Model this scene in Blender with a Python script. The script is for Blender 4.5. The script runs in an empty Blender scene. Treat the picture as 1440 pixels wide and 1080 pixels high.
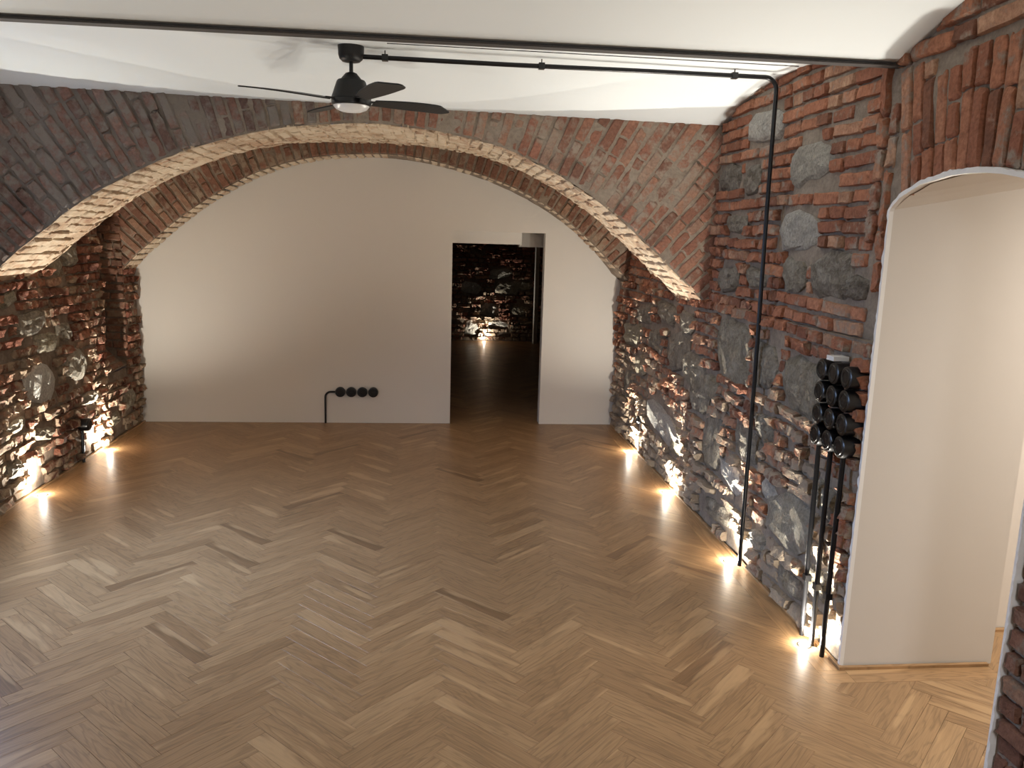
import bpy, math, random
from mathutils import Vector, Matrix, noise
random.seed(11)
R = math.radians
scene = bpy.context.scene
col = scene.collection

# ------------------------------------------------------------------ camera
F, PITCH, YAW, ROLL, CH = 1131.09, 0.1803, 0.1011, 0.0295, 2.0
cy, sy, cp, sp = math.cos(YAW), math.sin(YAW), math.cos(PITCH), math.sin(PITCH)
FWD = Vector((sy*cp, cy*cp, -sp)); RT0 = Vector((cy, -sy, 0)); UP0 = RT0.cross(FWD)
RT = RT0*math.cos(ROLL) + UP0*math.sin(ROLL)
UP = -RT0*math.sin(ROLL) + UP0*math.cos(ROLL)
cam_data = bpy.data.cameras.new('camera'); cam = bpy.data.objects.new('camera', cam_data); col.objects.link(cam)
cam.matrix_world = Matrix(((RT.x, UP.x, -FWD.x, 0), (RT.y, UP.y, -FWD.y, 0), (RT.z, UP.z, -FWD.z, CH), (0, 0, 0, 1)))
cam_data.sensor_fit = 'HORIZONTAL'; cam_data.sensor_width = 36; cam_data.lens = F*36/1440
cam_data.clip_start = .05; cam_data.clip_end = 100
scene.camera = cam
CO = Vector((0, 0, CH))

# ------------------------------------------------------------------ world, lights, exposure
scene.view_settings.view_transform = 'Standard'
scene.view_settings.look = 'None'
scene.view_settings.gamma = 1
scene.view_settings.use_curve_mapping = False
scene.view_settings.exposure = 0.0
world = bpy.data.worlds.new('world'); scene.world = world; world.use_nodes = True
bg = world.node_tree.nodes['Background']; bg.inputs[0].default_value = (.25, .42, .9, 1); bg.inputs[1].default_value = .35

def area(name, loc, rot, sx, sy_, power, color):
    l = bpy.data.lights.new(name, 'AREA'); l.shape = 'RECTANGLE'; l.size = sx; l.size_y = sy_
    l.energy = power; l.color = color
    o = bpy.data.objects.new(name, l); col.objects.link(o); o.location = loc; o.rotation_euler = rot
    return o
P_WIN, P_NICHE, P_LAMP, P_SIDE, P_SPOT = 92, 1.8, 34, 92, 102
area('added_window_light', (-3.36, 4.45, 1.75), (0, R(-48), 0), 1.1, 1.1, P_WIN, (.42, .62, 1)).data.spread = R(120)  # bluish light of the added, unseen window, tilted down to the floor
area('niche_daylight', (-3.47, 7.9, 2.0), (0, R(-90), 0), .35, .3, P_NICHE, (.35, .55, 1))
def point(name, loc, power, color, r):
    l = bpy.data.lights.new(name, 'POINT'); l.energy = power; l.color = color; l.shadow_soft_size = r
    o = bpy.data.objects.new(name, l); col.objects.link(o); o.location = loc
point('added_lamp_light', (.75, -.9, 2.40), P_LAMP, (.98, .99, 1), .16)  # room light of the ceiling lamp added behind the camera
area('added_lamp_downlight', (.75, -.9, 2.6), (0, 0, 0), .6, .6, 64, (.98, .98, 1))  # downward fill added under the same unseen lamp, brightens the floor
area('side_room_light', (3.9, 2.6, 2.5), (0, 0, 0), 1.1, 1.1, P_SIDE, (1, .92, .82))  # light of the unseen lamp added in the side room

# ------------------------------------------------------------------ constants measured in the room
XL, XR, YB = -2.99, 1.99, 8.506
YF, YI = 5.72, 8.15          # arch wall front face, inner arch ring face
YBEAM, ZBEAM = 3.52, 2.775
OY0, OY1 = 2.405, 3.41        # side doorway
LEDGE = 1.575

# ------------------------------------------------------------------ helpers
def project(p):
    v = Vector(p) - CO; d = v.dot(FWD)
    if d < .2: return None
    return 720 + F*v.dot(RT)/d, 540 - F*v.dot(UP)/d, d

def tag(o, label=None, cat=None, group=None, kind=None):
    if label: o['label'] = label
    if cat: o['category'] = cat
    if group: o['group'] = group
    if kind: o['kind'] = kind
    return o

def mesh_obj(name, verts, faces, mat, parent=None, smooth=False, attrs=None):
    me = bpy.data.meshes.new(name); me.from_pydata([tuple(v) for v in verts], [], faces)
    if mat: me.materials.append(mat)
    if smooth: me.polygons.foreach_set('use_smooth', [True]*len(me.polygons))
    if attrs:
        if 'rnd' in attrs:
            a = me.attributes.new('rnd', 'FLOAT', 'POINT'); a.data.foreach_set('value', attrs['rnd'])
        if 'loc' in attrs:
            a = me.attributes.new('loc', 'FLOAT_VECTOR', 'POINT'); a.data.foreach_set('vector', [c for v in attrs['loc'] for c in v])
    me.update()
    o = bpy.data.objects.new(name, me); col.objects.link(o)
    if parent: o.parent = parent
    return o

def empty(name, loc=(0, 0, 0), rz=0):
    o = bpy.data.objects.new(name, None); col.objects.link(o); o.location = loc; o.rotation_euler.z = rz
    o.empty_display_size = .1
    return o

class MB:
    def __init__(s): s.v = []; s.f = []
    def box(s, a, b, bev=0):
        x0, y0, z0 = a; x1, y1, z1 = b; n = len(s.v)
        s.v += [(x0,y0,z0),(x1,y0,z0),(x1,y1,z0),(x0,y1,z0),(x0,y0,z1),(x1,y0,z1),(x1,y1,z1),(x0,y1,z1)]
        s.f += [tuple(n+i for i in q) for q in ((0,3,2,1),(4,5,6,7),(0,1,5,4),(1,2,6,5),(2,3,7,6),(3,0,4,7))]
        return s
    def quad(s, *p):
        n = len(s.v); s.v += list(p); s.f.append(tuple(range(n, n+len(p)))); return s
    def lathe(s, prof, c=(0,0,0), ax=2, n=28, sgn=1):
        """prof = [(r, h)], spun about axis ax through c"""
        b = len(s.v)
        for r, h in prof:
            for i in range(n):
                a = 2*math.pi*i/n; p = [0,0,0]; p[ax] = h*sgn; p[(ax+1)%3] = r*math.cos(a); p[(ax+2)%3] = r*math.sin(a)
                s.v.append((c[0]+p[0], c[1]+p[1], c[2]+p[2]))
        for j in range(len(prof)-1):
            for i in range(n):
                q = (b+j*n+i, b+j*n+(i+1)%n, b+(j+1)*n+(i+1)%n, b+(j+1)*n+i)
                s.f.append(q if sgn > 0 else q[::-1])
        s.f.append(tuple(b+i for i in range(n))[::-1]); s.f.append(tuple(b+(len(prof)-1)*n+i for i in range(n)))
        return s
    def tube(s, pts, r, n=10):
        pts = [Vector(p) for p in pts]; b = len(s.v); up = Vector((.13, .21, .97)).normalized(); last = None
        for i, p in enumerate(pts):
            d = (pts[min(i+1, len(pts)-1)] - pts[max(i-1, 0)]).normalized()
            if last is None: u = d.cross(up).normalized()
            else: u = (last - d*last.dot(d)).normalized()
            last = u; w = d.cross(u)
            for k in range(n):
                a = 2*math.pi*k/n; s.v.append(tuple(p + u*(r*math.cos(a)) + w*(r*math.sin(a))))
        for j in range(len(pts)-1):
            for k in range(n): s.f.append((b+j*n+k, b+j*n+(k+1)%n, b+(j+1)*n+(k+1)%n, b+(j+1)*n+k))
        s.f.append(tuple(b+k for k in range(n))[::-1]); s.f.append(tuple(b+(len(pts)-1)*n+k for k in range(n)))
        return s
    def build(s, name, mat, parent=None, smooth=False, bevel=0):
        o = mesh_obj(name, s.v, s.f, mat, parent)
        if smooth:
            me = o.data
            me.polygons.foreach_set('use_smooth', [len(p.vertices) < 8 for p in me.polygons])
            try: me.set_sharp_from_angle(angle=R(38))
            except Exception: pass
        if bevel:
            m = o.modifiers.new('bevel', 'BEVEL'); m.width = bevel; m.segments = 2; m.limit_method = 'ANGLE'
        return o

def grid(nu, nv, fn):
    v = [fn(i/nu, j/nv) for j in range(nv+1) for i in range(nu+1)]
    f = [(j*(nu+1)+i, j*(nu+1)+i+1, (j+1)*(nu+1)+i+1, (j+1)*(nu+1)+i) for j in range(nv) for i in range(nu)]
    return v, f

def nz(p, s=1.0, k=0): return noise.noise(Vector(p)*s + Vector((k*7.3, k*3.1, k*5.7)))

def interp(tab, x):
    if x <= tab[0][0]: return tab[0][1]
    for (a, fa), (b, fb) in zip(tab, tab[1:]):
        if x <= b: return fa + (fb-fa)*(x-a)/(b-a)
    return tab[-1][1]

# ------------------------------------------------------------------ materials
def new_mat(name):
    m = bpy.data.materials.new(name); m.use_nodes = True
    nt = m.node_tree; return m, nt, nt.nodes['Principled BSDF']
def N(nt, t, **k):
    n = nt.nodes.new(t)
    for a, b in k.items():
        if a.startswith('i_'): n.inputs[a[2:].replace('_', ' ')].default_value = b
        else: setattr(n, a, b)
    return n
def ramp(nt, src, stops):
    r = nt.nodes.new('ShaderNodeValToRGB'); e = r.color_ramp.elements
    while len(e) < len(stops): e.new(.5)
    for el, (p, c) in zip(e, stops): el.position = p; el.color = (*c, 1) if len(c) == 3 else c
    nt.links.new(src, r.inputs[0]); return r.outputs[0]
def mix(nt, fac, a, b, mode='MIX'):
    m = nt.nodes.new('ShaderNodeMix'); m.data_type = 'RGBA'; m.blend_type = mode
    for s, v in ((m.inputs[0], fac), (m.inputs[6], a), (m.inputs[7], b)):
        if isinstance(v, (float, int)): s.default_value = v
        elif isinstance(v, tuple): s.default_value = (*v, 1)
        else: nt.links.new(v, s)
    return m.outputs[2]
def mth(nt, op, a, b=0.0, clamp=False):
    m = nt.nodes.new('ShaderNodeMath'); m.operation = op; m.use_clamp = clamp
    for s, v in ((m.inputs[0], a), (m.inputs[1], b)):
        if isinstance(v, (float, int)): s.default_value = v
        else: nt.links.new(v, s)
    return m.outputs[0]
def noise_tex(nt, vec, scale, detail=4, rough=.55, dist=0):
    n = N(nt, 'ShaderNodeTexNoise'); n.inputs['Scale'].default_value = scale; n.inputs['Detail'].default_value = detail
    n.inputs['Roughness'].default_value = rough; n.inputs['Distortion'].default_value = dist
    nt.links.new(vec, n.inputs['Vector']); return n.outputs['Fac']
def bump(nt, bsdf, h, strength, dist, nrm=None):
    b = N(nt, 'ShaderNodeBump'); b.inputs['Strength'].default_value = strength; b.inputs['Distance'].default_value = dist
    nt.links.new(h, b.inputs['Height'])
    if nrm: nt.links.new(nrm, b.inputs['Normal'])
    nt.links.new(b.outputs[0], bsdf.inputs['Normal']); return b.outputs[0]
def setc(nt, bsdf, c):
    if isinstance(c, tuple): bsdf.inputs['Base Color'].default_value = (*c, 1)
    else: nt.links.new(c, bsdf.inputs['Base Color'])

def mat_plain(name, c, rough=.5, metal=0, bmp=0, bscale=60, emit=None):
    m, nt, b = new_mat(name); pos = N(nt, 'ShaderNodeTexCoord').outputs['Object']
    n = noise_tex(nt, pos, bscale, 3)
    setc(nt, b, mix(nt, mth(nt, 'MULTIPLY', n, .25), c, tuple(x*.7 for x in c)))
    b.inputs['Roughness'].default_value = rough; b.inputs['Metallic'].default_value = metal
    if bmp: bump(nt, b, n, bmp, .002)
    if emit: b.inputs['Emission Color'].default_value = (*emit[0], 1); b.inputs['Emission Strength'].default_value = emit[1]
    return m

def mat_brick(name, stops, smear_low, smear=.25, mort=(.20, .17, .145), rel=.012):
    """old brick; lime and mortar smears follow their own noise, heavier in the foot of the wall (splashed, salty masonry)"""
    m, nt, b = new_mat(name)
    pos = N(nt, 'ShaderNodeNewGeometry').outputs['Position']
    rnd = N(nt, 'ShaderNodeAttribute', attribute_name='rnd').outputs['Fac']
    c = ramp(nt, rnd, stops)
    n1 = noise_tex(nt, pos, 14, 5, .65); n2 = noise_tex(nt, pos, 55, 4, .6); n3 = noise_tex(nt, pos, 3.2, 3, .5)
    c = mix(nt, ramp(nt, n1, [(.35, (0,0,0)), (.7, (1,1,1))]), c, tuple(x*.62 for x in stops[len(stops)//2][1]), 'MIX')
    dark = ramp(nt, n2, [(.3, (.45,.42,.4)), (.6, (1,1,1))])
    c = mix(nt, .6, c, dark, 'MULTIPLY')
    z = N(nt, 'ShaderNodeSeparateXYZ'); nt.links.new(pos, z.inputs[0])
    low = N(nt, 'ShaderNodeMapRange'); nt.links.new(z.outputs[2], low.inputs[0])
    low.inputs[1].default_value = 1.7; low.inputs[2].default_value = .1; low.inputs[3].default_value = 0; low.inputs[4].default_value = smear_low
    s = mth(nt, 'ADD', mth(nt, 'ADD', n1, mth(nt, 'MULTIPLY', n3, .7)), low.outputs[0])
    s = ramp(nt, mth(nt, 'MULTIPLY', s, .6), [(.60-smear*.35, (0,0,0)), (.68-smear*.25, (1,1,1))])
    c = mix(nt, s, c, mort)
    setc(nt, b, c); b.inputs['Roughness'].default_value = .88; b.inputs['Specular IOR Level'].default_value = .25
    h = mth(nt, 'ADD', mth(nt, 'MULTIPLY', n1, 1.2), mth(nt, 'MULTIPLY', n2, .5))
    bump(nt, b, h, .8, rel)
    return m

def mat_mortar(name, c1, c2, rel=.012, left_tone=None):
    m, nt, b = new_mat(name); pos = N(nt, 'ShaderNodeNewGeometry').outputs['Position']
    n1 = noise_tex(nt, pos, 9, 6, .65); n2 = noise_tex(nt, pos, 45, 5, .65)
    c = mix(nt, ramp(nt, n1, [(.35, (0,0,0)), (.65, (1,1,1))]), c1, c2)
    c = mix(nt, .5, c, ramp(nt, n2, [(.3, (.5,.5,.5)), (.6, (1,1,1))]), 'MULTIPLY')
    if left_tone:   # mortar turns darker and greyer towards the left haunch of the arch
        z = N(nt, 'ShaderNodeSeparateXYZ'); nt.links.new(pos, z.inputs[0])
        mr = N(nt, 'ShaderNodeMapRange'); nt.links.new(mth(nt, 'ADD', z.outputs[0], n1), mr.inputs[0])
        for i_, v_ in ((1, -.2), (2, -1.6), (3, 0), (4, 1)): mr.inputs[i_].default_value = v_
        c = mix(nt, mr.outputs[0], c, left_tone)
    setc(nt, b, c); b.inputs['Roughness'].default_value = .92; b.inputs['Specular IOR Level'].default_value = .2
    bump(nt, b, mth(nt, 'ADD', n1, mth(nt, 'MULTIPLY', n2, .5)), .8, rel)
    return m

def mat_stone(name):
    m, nt, b = new_mat(name); pos = N(nt, 'ShaderNodeNewGeometry').outputs['Position']
    rnd = N(nt, 'ShaderNodeAttribute', attribute_name='rnd').outputs['Fac']
    n1 = noise_tex(nt, pos, 12, 7, .7, .6); n2 = noise_tex(nt, pos, 60, 4, .6)
    base = ramp(nt, rnd, [(0, (.125,.10,.075)), (.35, (.20,.165,.12)), (.6, (.28,.235,.155)), (.82, (.35,.32,.27)), (1, (.52,.50,.46))])
    c = mix(nt, ramp(nt, n1, [(.40, (0,0,0)), (.64, (1,1,1))]), base, mix(nt, .5, base, (.48,.45,.38)))
    c = mix(nt, .7, c, ramp(nt, n2, [(.3, (.42,.42,.42)), (.6, (1,1,1))]), 'MULTIPLY')
    setc(nt, b, c); b.inputs['Roughness'].default_value = .75
    bump(nt, b, mth(nt, 'ADD', mth(nt, 'MULTIPLY', n1, 1.6), mth(nt, 'MULTIPLY', n2, .4)), 1.0, .026)
    return m

def mat_wood(name, tint=(1, 1, 1)):
    m, nt, b = new_mat(name)
    loc = N(nt, 'ShaderNodeAttribute', attribute_name='loc').outputs['Vector']
    rnd = N(nt, 'ShaderNodeAttribute', attribute_name='rnd').outputs['Fac']
    def mp(sx, sy_, sz):
        k = N(nt, 'ShaderNodeMapping'); k.inputs['Scale'].default_value = (sx, sy_, sz); nt.links.new(loc, k.inputs[0]); return k.outputs[0]
    fig = noise_tex(nt, mp(1.6, 12, 1), 1.0, 3, .5, .5)          # slow figure
    rings = N(nt, 'ShaderNodeMath', operation='FRACT'); nt.links.new(mth(nt, 'MULTIPLY', fig, 9.0), rings.inputs[0])
    rg = ramp(nt, rings.outputs[0], [(0, (.55,.55,.55)), (.25, (1,1,1)), (.75, (.92,.92,.92)), (1, (.55,.55,.55))])
    fine = noise_tex(nt, mp(6, 230, 1), 1.0, 4, .6)
    base = ramp(nt, rnd, [(0, (.175,.115,.07)), (.12, (.235,.16,.098)), (.35, (.285,.20,.125)), (.75, (.315,.225,.142)), (1, (.385,.285,.185))])
    c = mix(nt, .62, base, rg, 'MULTIPLY')
    c = mix(nt, .55, c, ramp(nt, fine, [(.3, (.6,.56,.52)), (.62, (1.05,1.05,1.05))]), 'MULTIPLY')
    sap = noise_tex(nt, mp(1.2, 9, 1), 1.3, 2, .4)
    c = mix(nt, ramp(nt, sap, [(.64, (0,0,0)), (.69, (.5,.5,.5))]), c, (.46,.35,.23))
    c = mix(nt, 1.0, c, tint, 'MULTIPLY')
    setc(nt, b, c); b.inputs['Roughness'].default_value = .35; b.inputs['Specular IOR Level'].default_value = .45
    bump(nt, b, fine, .15, .001)
    return m

def mat_plaster(name, c, rough=.85, warm=None):
    m, nt, b = new_mat(name); pos = N(nt, 'ShaderNodeNewGeometry').outputs['Position']
    n1 = noise_tex(nt, pos, 1.3, 3); n2 = noise_tex(nt, pos, 160, 3)
    setc(nt, b, mix(nt, mth(nt, 'MULTIPLY', n1, .12), c, tuple(x*.8 for x in c)))
    b.inputs['Roughness'].default_value = rough; bump(nt, b, n2, .08, .001)
    bump(nt, b, mth(nt, 'ADD', noise_tex(nt, pos, 6, 2), mth(nt, 'MULTIPLY', n2, .05)), .12, .01)
    return m

RED = [(0, (.18,.085,.055)), (.2, (.32,.13,.08)), (.5, (.44,.185,.105)), (.8, (.50,.235,.14)), (1, (.50,.32,.21))]
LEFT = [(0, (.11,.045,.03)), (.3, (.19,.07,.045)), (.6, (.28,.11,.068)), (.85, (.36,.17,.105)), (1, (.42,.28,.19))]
DUSK = [(0, (.20,.11,.08)), (.3, (.30,.14,.095)), (.6, (.38,.175,.12)), (.85, (.42,.225,.15)), (1, (.40,.29,.22))]
GREY = [(0, (.13,.085,.075)), (.3, (.19,.115,.095)), (.6, (.25,.135,.108)), (.85, (.28,.175,.145)), (1, (.27,.23,.205))]  # darker, greyer brick tones for the left of the arch
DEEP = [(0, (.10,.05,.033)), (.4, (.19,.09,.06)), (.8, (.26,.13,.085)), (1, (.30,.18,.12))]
M = {
 'brick_red': mat_brick('brick_red', RED, .30, .15, (.30,.25,.20)),
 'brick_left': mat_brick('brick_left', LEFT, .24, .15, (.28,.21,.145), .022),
 'brick_arch': mat_brick('brick_arch', DUSK, 0, .3, (.33,.265,.21), .008),
 'brick_rough': mat_brick('brick_rough', [(p, tuple(q*.88 for q in c)) for p, c in RED], .30, .15, (.31,.245,.18), .024),
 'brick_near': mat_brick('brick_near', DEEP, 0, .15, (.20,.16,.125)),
 'brick_grey': mat_brick('brick_grey', GREY, 0, .45, (.21,.185,.165), .010),
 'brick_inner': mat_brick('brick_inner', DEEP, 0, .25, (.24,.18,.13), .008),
 'brick_soffit': mat_brick('brick_soffit', [(0, (.34,.20,.13)), (.5, (.48,.33,.22)), (1, (.56,.42,.29))], 0, .5, (.52,.42,.31), .01),
 'mortar': mat_mortar('mortar', (.22,.175,.135), (.32,.265,.21)),
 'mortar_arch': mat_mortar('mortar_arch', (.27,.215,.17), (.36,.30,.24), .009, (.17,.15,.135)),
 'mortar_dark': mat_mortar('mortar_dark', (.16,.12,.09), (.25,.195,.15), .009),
 'stone': mat_stone('stone'),
 'wood': mat_wood('wood', (1.13, .97, .76)), 'wood_border': mat_wood('wood_border', (1.25, 1.06, .82)),
 'subfloor': mat_plain('subfloor', (.05, .03, .018), .9),
 'plaster': mat_plaster('plaster', (.62, .58, .53)),
 'ceiling': mat_plaster('ceiling', (.75, .79, .81)),
 'plaster_edge': mat_plaster('plaster_edge', (.78, .77, .75)),
 'beam': mat_plain('beam_paint', (.045, .04, .038), .55, bmp=.2),
 'black': mat_plain('black_plastic', (.004, .004, .005), .3),
 'black_matt': mat_plain('black_metal', (.018, .018, .019), .45, .3),
 'conduit': mat_plain('conduit_steel', (.02, .02, .022), .3, .6),
 'steel': mat_plain('brushed_steel', (.55, .53, .5), .3, 1),
 'white_plastic': mat_plain('white_plastic', (.75, .75, .74), .4),
 'opal': mat_plain('opal_glass', (.72, .72, .72), .25),
 'lamp': mat_plain('lamp_glow', (1, 1, 1), .3, emit=((1, .9, .72), 60)),
 'added_ceiling_lamp': mat_plain('added_lamp_glow', (1, 1, 1), .3, emit=((1, .9, .8), 6)),  # glow of the added lamps out of view
 'gap': mat_plain('gap_filler', (.03, .025, .02), .9),
}
def mat_glass():
    m, nt, b = new_mat('window_glass'); out = nt.nodes['Material Output']
    t = N(nt, 'ShaderNodeBsdfTransparent'); g = N(nt, 'ShaderNodeBsdfGlossy'); g.inputs['Roughness'].default_value = .02
    x = N(nt, 'ShaderNodeMixShader'); x.inputs[0].default_value = .08
    nt.links.new(t.outputs[0], x.inputs[1]); nt.links.new(g.outputs[0], x.inputs[2]); nt.links.new(x.outputs[0], out.inputs[0])
    return m
M['glass'] = mat_glass()

# ------------------------------------------------------------------ masonry pieces
def brick_shape(seed, rough):
    """unit brick face: x,y in -.5..+.5, z 0 = mortar plane, 1 = face; back skirt sunk to -1"""
    rg = random.Random(seed); xs = [-.5, -.44, -.2, .05, .25, .44, .5]; ys = [-.5, -.36, 0, .36, .5]
    V = []; nx, ny = len(xs), len(ys)
    tilt = (rg.uniform(-.3, .3)*rough, rg.uniform(-.3, .3)*rough)
    for j, y in enumerate(ys):
        for i, x in enumerate(xs):
            ex = i in (0, nx-1); ey = j in (0, ny-1)
            jx = rg.uniform(-.02, .02)*(1+2*rough); jy = rg.uniform(-.05, .05)*(.6+1.6*rough)
            z = 1 + tilt[0]*x*2 + tilt[1]*y*2 + rg.uniform(-.25, .25)*rough
            if ex or ey: z -= .42 + rg.random()*.35*rough
            if ex and ey: x *= .985; y *= .88; z -= .15
            V.append((x+jx, y+jy, z))
    Fc = [(j*nx+i, j*nx+i+1, (j+1)*nx+i+1, (j+1)*nx+i) for j in range(ny-1) for i in range(nx-1)]
    loop = [i for i in range(nx)] + [j*nx+nx-1 for j in range(1, ny)] + [(ny-1)*nx+i for i in range(nx-2, -1, -1)] + [j*nx for j in range(ny-2, 0, -1)]
    b = len(V)
    for k in loop: x, y, z = V[k]; V.append((x, y, -1.0))
    n = len(loop)
    for k in range(n): Fc.append((loop[k], b+k, b+(k+1) % n, loop[(k+1) % n]))
    return V, Fc

def stone_shape(seed, squarish=.5):
    rg = random.Random(seed); n = 12; V = []; ph = rg.random()*6
    out = []
    for k in range(n):
        a = 2*math.pi*k/n; cx, sx = math.cos(a), math.sin(a)
        q = (abs(cx)**4 + abs(sx)**4)**-.25; r = .5*((1-squarish) + squarish*q)*rg.uniform(.74, 1.10)
        out.append((r*cx, r*sx))
    rings = [(1.0, -.1), (.93, .45), (.72, .85), (.38, 1.0)]
    V += [(x, y, -1) for x, y in out]
    for s, z in rings:
        for x, y in out: V.append((x*s+rg.uniform(-.025, .025), y*s+rg.uniform(-.025, .025), z + rg.uniform(-.2, .2)*(z > .2)))
    V.append((rg.uniform(-.05, .05), rg.uniform(-.05, .05), 1.0 + rg.uniform(-.2, .15)))
    Fc = []
    for j in range(len(rings)):
        for k in range(n): Fc.append((j*n+k, j*n+(k+1) % n, (j+1)*n+(k+1) % n, (j+1)*n+k))
    t = len(rings)*n; c = len(V)-1
    for k in range(n): Fc.append((t+k, t+(k+1) % n, c))
    return V, Fc

NV = 28
SHAPES = {'smooth': [brick_shape(100+i, .35) for i in range(NV)], 'rough': [brick_shape(300+i, 1.0) for i in range(NV)],
          'stone': [stone_shape(500+i, .6+.45*(i % 3)/2) for i in range(NV)]}
_mc = {}
def shared_mesh(kind, i, mat, nm):
    key = (kind, i, mat)
    if key not in _mc:
        V, Fc = SHAPES[kind][i]; me = bpy.data.meshes.new(nm); me.from_pydata(V, [], Fc); me.materials.append(M[mat])
        a = me.attributes.new('rnd', 'FLOAT', 'POINT'); a.data.foreach_set('value', [((i*37) % NV)/(NV-1)]*len(V))
        if kind == 'stone': pass
        else:
            me.polygons.foreach_set('use_smooth', [True]*len(me.polygons))
            try: me.set_sharp_from_angle(angle=R(50))
            except Exception: pass
        me.update(); _mc[key] = me
    return _mc[key]

def frame_mat(c, x, n, sx, sy_, sz):
    """columns: x direction, y = n cross x, n normal"""
    x = x.normalized(); n = (n - x*n.dot(x)).normalized(); y = n.cross(x)
    return Matrix(((x.x*sx, y.x*sy_, n.x*sz, c.x), (x.y*sx, y.y*sy_, n.y*sz, c.y), (x.z*sx, y.z*sy_, n.z*sz, c.z), (0, 0, 0, 1)))

def place_pieces(parent, pieces, limit=300):
    """pieces: (matrix, shape kind, shape index, material, name). The ones that show largest become parts, the rest one stuff part."""
    def score(p):
        m = p[0]; q = project(m.translation)
        if q is None or not (-30 < q[0] < 1470 and -30 < q[1] < 1110): return 0
        a = m.col[0].to_3d(); b = m.col[1].to_3d(); n = m.col[2].to_3d().normalized()
        cosv = abs((m.translation-CO).normalized().dot(n)); return a.length*b.length*max(cosv, .1)/q[2]**2
    byname = {}
    for p in pieces: byname.setdefault(p[4], []).append(p)
    for nm, ps in byname.items():
        ps.sort(key=score, reverse=True)
        own = [p for p in ps[:limit] if score(p) > 0]; rest = ps[len(own):]
        for m, kind, i, mat, _ in own:
            o = bpy.data.objects.new(nm, shared_mesh(kind, i, mat, nm)); col.objects.link(o)
            o.parent = parent; o.matrix_basis = m
        bymat = {}
        for p in rest: bymat.setdefault(p[3], []).append(p)
        for mat, qs in bymat.items():
            V = []; Fc = []; A = []
            for m, kind, i, _, _ in qs:
                v, f = SHAPES[kind][i]; b = len(V); V += [tuple(m @ Vector(x)) for x in v]; Fc += [tuple(b+k for k in q) for q in f]
                A += [((i*37) % NV)/(NV-1)]*len(v)
            o = mesh_obj(nm + '_infill', V, Fc, M[mat], parent, attrs={'rnd': A}); o['kind'] = 'stuff'

def courses(o, U, Vv, Nn, u0, u1, v0, v1, ok, mat, rough, ch=.079, bl=.285, prot=(.006, .022), seed=1, stones=(), joint=.014):
    """horizontal courses of brick on the plane o + u*U + v*Vv, Nn pointing into the room; stones = [(u, v, w, h, tone)]"""
    rg = random.Random(seed); out = []
    def free(u, v):
        if not ok(u, v): return False
        for (su, sv, w, h, *_r) in stones:
            if abs(u-su) < w*.5+.006 and abs(v-sv) < h*.5+.028: 
                if ((u-su)/(w*.5+.02))**4 + ((v-sv)/(h*.5+.03))**4 < 1: return False
        return True
    nrow = int((v1-v0)/ch)+1
    for r in range(nrow):
        vc = v0 + (r+.5)*ch
        u = u0 + rg.uniform(0, .01); st = .01; run = None
        edges = []
        x = u0
        while x < u1+st:
            f = x < u1 and free(x, vc)
            if f and run is None: run = x
            if not f and run is not None: edges.append((run, x)); run = None
            x += st
        rk = rg.random()
        for a, b in edges:
            if b-a < .05: continue
            u = a; first = True
            while b-u > .045:
                rr = rough(u, vc) if callable(rough) else rough
                L = rg.choice([bl, bl, bl*.5, bl*.5, bl*.75]) if rk > .3 else rg.choice([bl*.5, bl*.5, bl])
                if rr > .6: L *= rg.uniform(.55, 1.05)
                if first: L *= rg.uniform(.4, 1); first = False
                L = min(max(L, .06), b-u)
                if b-u-L < .05: L = b-u
                uc = u+L/2; h = (ch-joint)*rg.uniform(.98, 1.12)
                vv = vc + .012*nz((uc*.9, r*.23, seed), 1)*2 + rg.uniform(-.002, .002)
                c = o + U*uc + Vv*vv
                ang = R(rg.uniform(-1, 1)*(1.2+2.5*rr)); xd = U*math.cos(ang)+Vv*math.sin(ang)
                p = rg.uniform(*prot)*(1+.8*rr)
                if rg.random() > .05*rr:
                    out.append((frame_mat(c, xd, Nn, L-joint*.9, h, p), 'rough' if rr > .5 else 'smooth', rg.randrange(NV), mat, 'brick'))
                u += L
    for k, (su, sv, w, h, tone) in enumerate(stones):
        i = min(range(NV), key=lambda q: abs(((q*37) % NV)/(NV-1)-tone) + rg.random()*.08)
        ang = R(rg.uniform(-8, 8)); xd = U*math.cos(ang)+Vv*math.sin(ang)
        out.append((frame_mat(o+U*su+Vv*sv, xd, Nn, w*1.2, h*1.22, rg.uniform(.022, .045)), 'stone', i, 'stone', 'stone'))
    return out

# ------------------------------------------------------------------ ceiling: shallow vaults between steel beams
def z_arch_top(x): return 2.807 + (1.98-x)*.0122
def ceil_z(x, y):
    if y >= YBEAM:
        t = (y-YBEAM)/(YF+.02-YBEAM); return (ZBEAM+.012)*(1-t) + z_arch_top(x)*t + .17*(1-(2*t-1)**2)
    k = math.floor((YBEAM-y)/2.15); t = (YBEAM-y)/2.15-k
    return ZBEAM+.012 + .215*(1-(2*t-1)**2)
V, Fc = [], []
def cf(a, b):
    x = -4.0 + a*6.12
    y = YS[round(b*(len(YS)-1))]; y2 = min(y, YF)
    return (x, y, ceil_z(x, y2))
YS = [-2.93 + i*2.15/28 for i in range(84)] + [YBEAM + i*(YF-YBEAM)/32 for i in range(33)] + [YF+.14]
V, Fc = grid(24, len(YS)-1, cf)
cl = mesh_obj('ceiling', V, Fc, M['ceiling'], smooth=True); tag(cl, kind='structure')
so = cl.modifiers.new('thick', 'SOLIDIFY'); so.thickness = .08; so.offset = 1
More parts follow.
